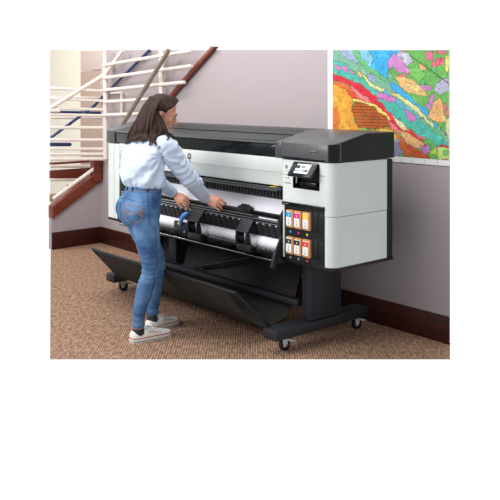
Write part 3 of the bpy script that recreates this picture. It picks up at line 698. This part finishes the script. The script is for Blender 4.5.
# arms
for S, E, Wp in ((RS, RE, RW), (LS, LE, LW)):
    tube(bm, [S, S.lerp(E, .5), E, E.lerp(Wp, .45), Wp + (E - Wp).normalized() * .02, Wp + (Wp - E).normalized() * .012], [.046, .042, .036, .035, .024, .023], 16, 4); ell(bm, S, (.048, .048, .05))
hand(bm, RW, V((.115, .060, -.040)), V((-.25, .75, -.60)), 1, (28, 38, 26), .178)
hand(bm, LW, V((.100, .060, -.058)), V((-.25, .45, -.80)), -1, (24, 34, 24), .176, .8)
# legs inside the jeans, ankles in the shoes
LEG_R = [(-1.005, -.590, .82, .088), (-1.0, -.578, .66, .082), (-.998, -.548, .46, .058), (-1.01, -.590, .32, .053), (-1.02, -.625, .17, .040), (-1.022, -.628, .085, .038)]
LEG_L = [(-1.17, -.570, .82, .086), (-1.165, -.492, .64, .080), (-1.165, -.392, .445, .057), (-1.168, -.405, .30, .051), (-1.17, -.422, .15, .039), (-1.172, -.425, .095, .037)]
for Lg, zf in ((LEG_R, .02), (LEG_L, .02)):
    tube(bm, [V(p[:3]) for p in Lg], [p[3] * .84 for p in Lg], 18, 4)
    a = Lg[-1]; tube(bm, [V(a[:3]) + V((0, 0, .03)), V((a[0], a[1] - .005, .05)), V((a[0], a[1] + .03, .035)), V((a[0], a[1] + .13, .028))], [.029, .030, .029, .022], 14)
body = obj('body', remesh(bm, .0036, 4, .5), 'skin', pn, ang=180)
# eyes, brows, lips
for s in (-1, 1):
    e = obj('eye', hell(NB(), (s * .0305, .0815, .003), (.0105, .0075, .0048)), 'eyew', pn)
    obj('iris', hell(NB(), (s * .0305, .0875, .001), (.0046, .0030, .0042)), 'iris', e)
    obj('eyelash', tube(NB(), [hx((s * .019, .0875, .006)), hx((s * .0305, .0910, .0065)), hx((s * .043, .083, .003))], [.0012, .002, .0014], 8), 'brow', e)
    obj('eyebrow', tube(NB(), [hx((s * .014, .0915, .021)), hx((s * .03, .0925, .027)), hx((s * .047, .080, .023))], [.0022, .0034, .0016], 8), 'brow', pn)
bm = tube(NB(), [hx((-.018, .0915, -.062)), hx((0, .0990, -.0605)), hx((.018, .0915, -.062))], [.0022, .0050, .0022], 10); tube(bm, [hx((-.016, .0900, -.070)), hx((0, .0985, -.0715)), hx((.016, .0900, -.070))], [.0022, .0056, .0022], 10)
obj('lips', bm, 'lips', pn)
# shirt: torso and sleeves as one cloth, creases pressed in
bm = NB()
loft(bm, [(-1.08, -.538, .968, .138, .100), (-1.08, -.540, .974, .153, .116), (-1.08, -.548, .995, .160, .125), (-1.08, -.560, 1.03, .160, .126), (-1.082, -.560, 1.09, .164, .126), (-1.085, -.550, 1.15, .168, .122), (-1.085, -.526, 1.21, .168, .112),
          (-1.085, -.500, 1.262, .150, .092), (-1.082, -.480, 1.298, .100, .068), (-1.08, -.466, 1.318, .066, .060), (-1.08, -.460, 1.328, .060, .057)], 36, 3)
def sleeve(S, E, Wp, sgn):
    d = (Wp - E).normalized()
    tube(bm, [S + V((-sgn * .05, 0, .005)), S + V((sgn * .004, 0, -.004)), S.lerp(E, .45) + V((0, -.004, -.006)), E + V((0, -.006, -.012)), E.lerp(Wp, .4) + V((0, -.004, -.012)), E.lerp(Wp, .75) + V((0, 0, -.006)), Wp - d * .028], [.066, .064, .060, .053, .052, .045, .036], 20, 5)
sleeve(RS, RE, RW, 1); sleeve(LS, LE, LW, -1)
sb = remesh(bm, .0055, 6, .5)
for v in sb.verts:
    c = v.co; n = v.normal
    if c.z < .965: continue
    # drag folds running from the armpit down and across the back
    arm = V((-.965, -.50, 1.17)); dv = c - arm; rr_ = dv.length; an = math.atan2(dv.z, -dv.y - .5 * dv.x)
    gate = max(0, min(1, (-dv.z + .02) / .09)) * (.35 + max(0, noise.noise(c * 6 + V((3, 1, 7)))) * 1.8)
    w = math.sin(an * 11 + 5 * noise.noise(c * 5)) * .0085 * gate * math.exp(-((rr_ - .13) / .12) ** 2) + noise.noise(c * 14) * .008 + (1 - abs(noise.noise(c * V((17, 17, 26)).x))) * .004 + noise.noise(c * 38) * .0022
    q = V((an * 2.6 + 1.5 * noise.noise(c * 4), rr_ * 5, c.x * 3)); w += (.28 - abs(noise.noise(q))) * .013 * min(1, rr_ / .08)
    q = V((c.x * 9 + c.z * 7, c.y * 9 - c.z * 5, c.z * 20)); w += (.25 - abs(noise.noise(q))) * .007
    if c.x > -.99 and c.y > -.45 or c.x < -1.27: w += math.sin((c.z - c.y) * 95 + 4 * noise.noise(c * 10)) * .0036
    if c.z < 1.045: w += math.sin(math.atan2(c.y + .55, c.x + 1.08) * 17 + 3 * noise.noise(c * 12)) * .0035 * (1.06 - c.z) / .08
    v.co = c + n * w
shirt_bvh = BVHTree.FromBMesh(sb)
sh = obj('shirt', sb, 'shirt', pn, ang=180)
def cuff(E, Wp):
    d = (Wp - E).normalized(); return tube(NB(), [Wp - d * .065, Wp - d * .062, Wp - d * .012, Wp - d * .008], [.034, .0405, .0375, .033], 22)
obj('cuff', cuff(RE, RW), 'shirt', sh); obj('cuff', cuff(LE, LW), 'shirt', sh)
obj('collar', tube(NB(), [(-1.14, -.470, 1.312), (-1.10, -.512, 1.322), (-1.05, -.512, 1.322), (-1.012, -.470, 1.312), (-1.03, -.415, 1.285)], [.013, .016, .016, .015, .010], 10, 4), 'shirt', sh)
# hair: cap over the skull plus long locks falling over the back and shoulders
bm = NB()
t = NB(); bmesh.ops.create_uvsphere(t, u_segments=40, v_segments=28, radius=1)
for v in t.verts:
    c = v.co.copy(); q = V((c.x * .0805, c.y * .0975 - .0165, c.z * .0865 + .036))
    # hairline: open over the face
    v.co = q
dele = [v for v in t.verts if (v.co.y > .030 and v.co.z < .078 + (.03 - abs(v.co.x)) * .25 and v.co.y > .030 + max(0, (v.co.z - .02)) * .55) or (v.co.z < -.03 and v.co.y > -.01) or (v.co.y > .0 and v.co.z < .012)]
bmesh.ops.delete(t, geom=dele, context='VERTS')
bmesh.ops.transform(t, matrix=Matrix.Translation(HEAD) @ HM, verts=t.verts)
bmesh.ops.solidify(t, geom=t.faces[:], thickness=.006); merge(bm, t)
rng = random.Random(5)
def lock(root, mids, end, r0, r1, k=5, n=7):
    pts = [hx(root)] + [V(m) for m in mids] + [V(end)]
    m_ = len(pts) - 1; rad = [r0 + (r1 - r0) * (i / m_) ** 2 for i in range(m_ + 1)]
    rows = crom([tuple(p_) + (q_,) for p_, q_ in zip(pts, rad)], k); P_ = []; wv = rng.uniform(0, 6.28); am = rng.uniform(.004, .012)
    rows = crom(rows, 2)
    for i, q_ in enumerate(rows):
        s_ = i / (len(rows) - 1); v_ = V(q_[:3]); v_ += V((math.sin(wv + s_ * 7), math.cos(wv + s_ * 6) * .5, 0)) * am * s_
        hit = shirt_bvh.find_nearest(v_)
        if hit[0] is not None:
            sd_ = (v_ - hit[0]).dot(hit[1])
            if sd_ < .014 and hit[3] < .09: v_ = hit[0] + hit[1] * (.012 + .35 * q_[3])
        P_.append(v_)
    tube(bm, P_, [q_[3] for q_ in rows], n)
# back curtain
for i in range(50):
    u = i / 49; j = rng.uniform(-1, 1)
    ang = R(200 + 140 * u)                      # around the back of the skull, her left to her right
    rt = (.074 * math.cos(ang), .092 * math.sin(ang) - .012, .045 + .02 * rng.random())
    ex = -1.195 + .205 * u + .012 * j; ez = 1.262 + .008 * u + .020 * rng.uniform(-1, 1)
    ey = -.600 + .045 * u + .01 * j
    a = hx(rt); e = V((ex, ey, ez)); m1 = a.lerp(e, .35) + V((.0, -.016, .026)); m2 = a.lerp(e, .72) + V((0, -.018, .012))
    lock(rt, (m1, m2, e), e + V((.018 * rng.uniform(-1, 1), -.004, -.012 - .034 * rng.random())), .0155, .002, 6)
# inner volume behind the neck
for i in range(16):
    u = i / 15; ang = R(205 + 130 * u); rt = (.055 * math.cos(ang), .07 * math.sin(ang) - .012, .02)
    e = V((-1.20 + .225 * u, -.585 + .04 * u, 1.28)); a = hx(rt); lock(rt, (a.lerp(e, .5) + V((0, -.012, .01)),), e, .026, .010)
# front locks from behind the ear over her right shoulder, and on the far side
for i in range(15):
    u = i / 14; j = rng.uniform(-1, 1)
    rt = (.072, -.036 - .045 * (1 - u), .030 - .030 * u); e = V((-.975 + .045 * u + .008 * j, -.545 + .105 * u, 1.262 + .014 * j - .012 * (1 - u)))
    a = hx(rt); lock(rt, (a.lerp(e, .4) + V((.012, -.006, .005)), a.lerp(e, .78) + V((.014, -.010, .006)), e), e + V((.016 * j, -.006, -.022 - .03 * rng.random())), .0135, .002, 6)
for i in range(8):
    u = i / 7; rt = (-.074, -.01 - .04 * u, .02); e = V((-1.20, -.46 - .05 * u, 1.26 - .02 * u)); a = hx(rt); lock(rt, (a.lerp(e, .5) + V((-.01, 0, .005)),), e, .014, .004)
# strands combed over the crown to behind the ear
for i in range(9):
    u = i / 8; s = 1
    p = [hx((.012, .062 - .1 * u, .100 + .028 * math.sin(math.pi * min(1, u + .25)))), hx((.052, .050 - .095 * u, .085)), hx((.079, .022 - .075 * u, .048)), hx((.080, -.018 - .05 * u, .018))]
    tube(bm, p, [.006, .009, .010, .009], 7, 4)
obj('hair', bm, 'hair', pn, ang=70)
# jeans
bm = NB()
loft(bm, [(-1.08, -.538, 1.012, .130, .094), (-1.08, -.539, 1.0, .134, .097), (-1.083, -.545, .962, .141, .101), (-1.087, -.565, .90, .156, .116), (-1.09, -.578, .85, .166, .125), (-1.09, -.582, .80, .167, .124), (-1.088, -.580, .75, .160, .110), (-1.087, -.570, .715, .13, .085)], 36, 3)
for s, Lg in ((1, LEG_R), (-1, LEG_L)):
    tube(bm, [V(p[:3]) for p in Lg], [p[3] for p in Lg], 22, 5)
    ell(bm, (-1.088 + s * .075, -.612, .825), (.088, .085, .095))
jb = remesh(bm, .0055, 7, .5)
for v in jb.verts:
    c = v.co; w = noise.noise(V((c.x * 10, c.y * 10, c.z * 30))) * .0022
    if .36 < c.z < .56: w += math.sin(c.z * 190 + 3 * noise.noise(c * 14)) * .0016
    if c.z < .2: w += math.sin(c.z * 150 + c.x * 20) * .0015
    v.co = c + v.normal * w
bvh = BVHTree.FromBMesh(jb)
jn = obj('jeans', jb, 'jeans', pn, ang=180)
def onto(cx, cy, deg, z, off=.0015):
    """point on the jeans surface seen from an axis at (cx, cy), by bearing and height"""
    d = V((math.cos(R(deg)), math.sin(R(deg)), 0)); h = bvh.ray_cast(V((cx, cy, z)) + d * .35, -d)
    return h[0] + d * off if h[0] else V((cx, cy, z)) + d * .1
def seam(pts, r, m, name, par=jn): return obj(name, tube(NB(), pts, r, 6), m, par)
def trail(pts, r):
    out = []
    for (a0, z0), (a1, z1) in zip(pts, pts[1:]):
        n = 7
        for k in range(n): out.append(onto(*PC, a0 + (a1 - a0) * k / n, z0 + (z1 - z0) * k / n, .0022))
    out.append(onto(*PC, *pts[-1], .0022)); return tube(NB(), out, r, 6)
PC = (-1.09, -.59)
band = [onto(*PC, a, .948) for a in range(0, 361, 12)]
seam(band, .0012, 'stitch', 'waist_stitch')
yoke = [onto(*PC, a, .905 - .020 * abs(math.sin(R(a + 90)))) for a in range(-150, -8, 8)]
seam(yoke, .0012, 'denim_dark', 'yoke_seam')
for a in (-5, -62, -118): 
    b = tube(NB(), [onto(*PC, a, .990, .003), onto(*PC, a, .968, .005), onto(*PC, a, .945, .003)], .0055, 8); obj('belt_loop', b, 'denim_dark', jn)
side = [onto(*PC, -8, z) for z in np.linspace(.93, .75, 10)] + [onto(-1.0, -.575 + (.66 - z) * .1 if z > .46 else -.57, 8, z, .0015) for z in np.linspace(.72, .12, 30)]
seam(side, .0016, 'denim_dark', 'side_seam')
def pk(a, z): return onto(*PC, a, z, .002)
pocket = [(-80, .872), (-23, .862), (-22, .815), (-24, .772), (-50, .738), (-78, .785), (-80, .872)]
po = obj('back_pocket', trail(pocket, .0015), 'stitch', jn)
for q in (0, 1):
    obj('pocket_stitch', trail([(-79 + 56 * k / 8, .822 + (1 if q else -1) * (.016 - .030 * math.sin(math.pi * k / 8))) for k in range(9)], .0015), 'stitch', po)
obj('back_pocket', trail([(-128, .868), (-102, .868), (-102, .79), (-115, .745), (-128, .79), (-128, .868)], .0014), 'denim_dark', jn)
seam([onto(*PC, -90, z, .0005) for z in np.linspace(.94, .76, 8)], .0016, 'denim_dark', 'seat_seam')
for Lg in (LEG_R, LEG_L):
    a = Lg[-1]; seam([V((a[0] + (a[3] + .001) * math.cos(R(k)), a[1] + (a[3] + .001) * math.sin(R(k)), a[2] + .018)) for k in range(0, 361, 20)], .0016, 'denim_dark', 'hem_seam')
# shoes
def shoe(ankle, heel, toe, label):
    heel, toe = V((heel[0], heel[1], 0)), V((toe[0], toe[1], 0)); ax = (toe - heel).normalized(); L = (toe - heel).length; sd = V((ax.y, -ax.x, 0))
    def S(u, w, z): return heel + ax * u * L + sd * w + V((0, 0, z))
    prof_ = [(.0, .018), (.02, .030), (.10, .040), (.25, .042), (.42, .042), (.60, .045), (.75, .045), (.88, .040), (.96, .027), (1.0, .010)]
    out = [(u, w) for u, w in prof_] + [(u, -w) for u, w in prof_[::-1]]
    def slab(z0, z1, grow, m, nm, par):
        t = NB(); lo = [t.verts.new(S(u + (u - .5) * grow / L * 2, w * (1 + grow / .04), z0)) for u, w in out]; hi = [t.verts.new(S(u + (u - .5) * grow / L * 2, w * (1 + grow / .04), z1)) for u, w in out]
        t.faces.new(lo[::-1]); t.faces.new(hi); n = len(out)
        for i in range(n): t.faces.new((lo[i], lo[(i + 1) % n], hi[(i + 1) % n], hi[i]))
        bmesh.ops.recalc_face_normals(t, faces=t.faces); return obj(nm, t, m, par)
    # upper: lofted cross sections along the foot
    secs = [(.012, .022, .056), (.05, .034, .068), (.14, .041, .066), (.26, .042, .064), (.38, .041, .086), (.50, .040, .078), (.60, .040, .066), (.72, .041, .054), (.84, .038, .046), (.93, .029, .040), (.985, .012, .033)]
    t = NB(); rows = []
    for u, w, h in [tuple(q) for q in crom(secs, 3)]:
        row = []
        for k in range(17):
            th = math.pi * k / 16; row.append(t.verts.new(S(u, w * math.copysign(abs(math.cos(th)) ** .7, math.cos(th)), .012 + (h - .012) * math.sin(th) ** .75)))
        rows.append(row)
    for s_, e_ in zip(rows, rows[1:]):
        for k in range(16): t.faces.new((s_[k], s_[k + 1], e_[k + 1], e_[k]))
        t.faces.new((s_[16], s_[0], e_[0], e_[16]))
    t.faces.new(rows[0]); t.faces.new(rows[-1][::-1]); bmesh.ops.recalc_face_normals(t, faces=t.faces)
    sh_ = obj('shoe', t, 'canvas', pn); sh_['label'] = label
    slab(.0, .026, .001, 'rubber', 'sole', sh_); slab(.0262, .0292, .0016, 'red', 'red_stripe', sh_); slab(.006, .0085, .0018, 'sock', 'dark_stripe', sh_)
    b = NB()
    for k in range(5):
        u = .40 + k * .062; h = .086 - k * .0085
        tube(b, [S(u, .026, h - .018), S(u + .012, .012, h - .002), S(u + .02, -.012, h - .002), S(u + .028, -.026, h - .018)], .0028, 6)
        tube(b, [S(u, -.026, h - .018), S(u + .014, 0, h + .001), S(u + .028, .026, h - .018)], .0024, 6)
    tube(b, [S(.40, 0, .088), S(.42, .022, .090), S(.46, .036, .070), S(.42, .034, .060)], .0026, 6, 3); tube(b, [S(.40, 0, .088), S(.37, .026, .080), S(.40, .040, .064)], .0026, 6, 3)
    obj('laces', b, 'lace', sh_)
    b = NB()
    for k in range(5): cyl(b, S(.42 + k * .06, .036, .058 - k * .003), S(.42 + k * .06, .040, .057 - k * .003), .0028, 8)
    obj('eyelets', b, 'sock', sh_)
    a = V(ankle); obj('sock', tube(NB(), [V((a.x, a.y, a.z + .014)), V((a.x, a.y, .066)), V((a.x, a.y, .045)) + ax * .006], [.0335, .0355, .036], 18), 'sock', pn)
shoe((-1.022, -.628, .068), (-1.033, -.680), (-1.000, -.392), 'nearer white canvas shoe with red striped sole')
shoe((-1.172, -.425, .082), (-1.160, -.478), (-1.192, -.200), 'farther white canvas shoe with red striped sole')
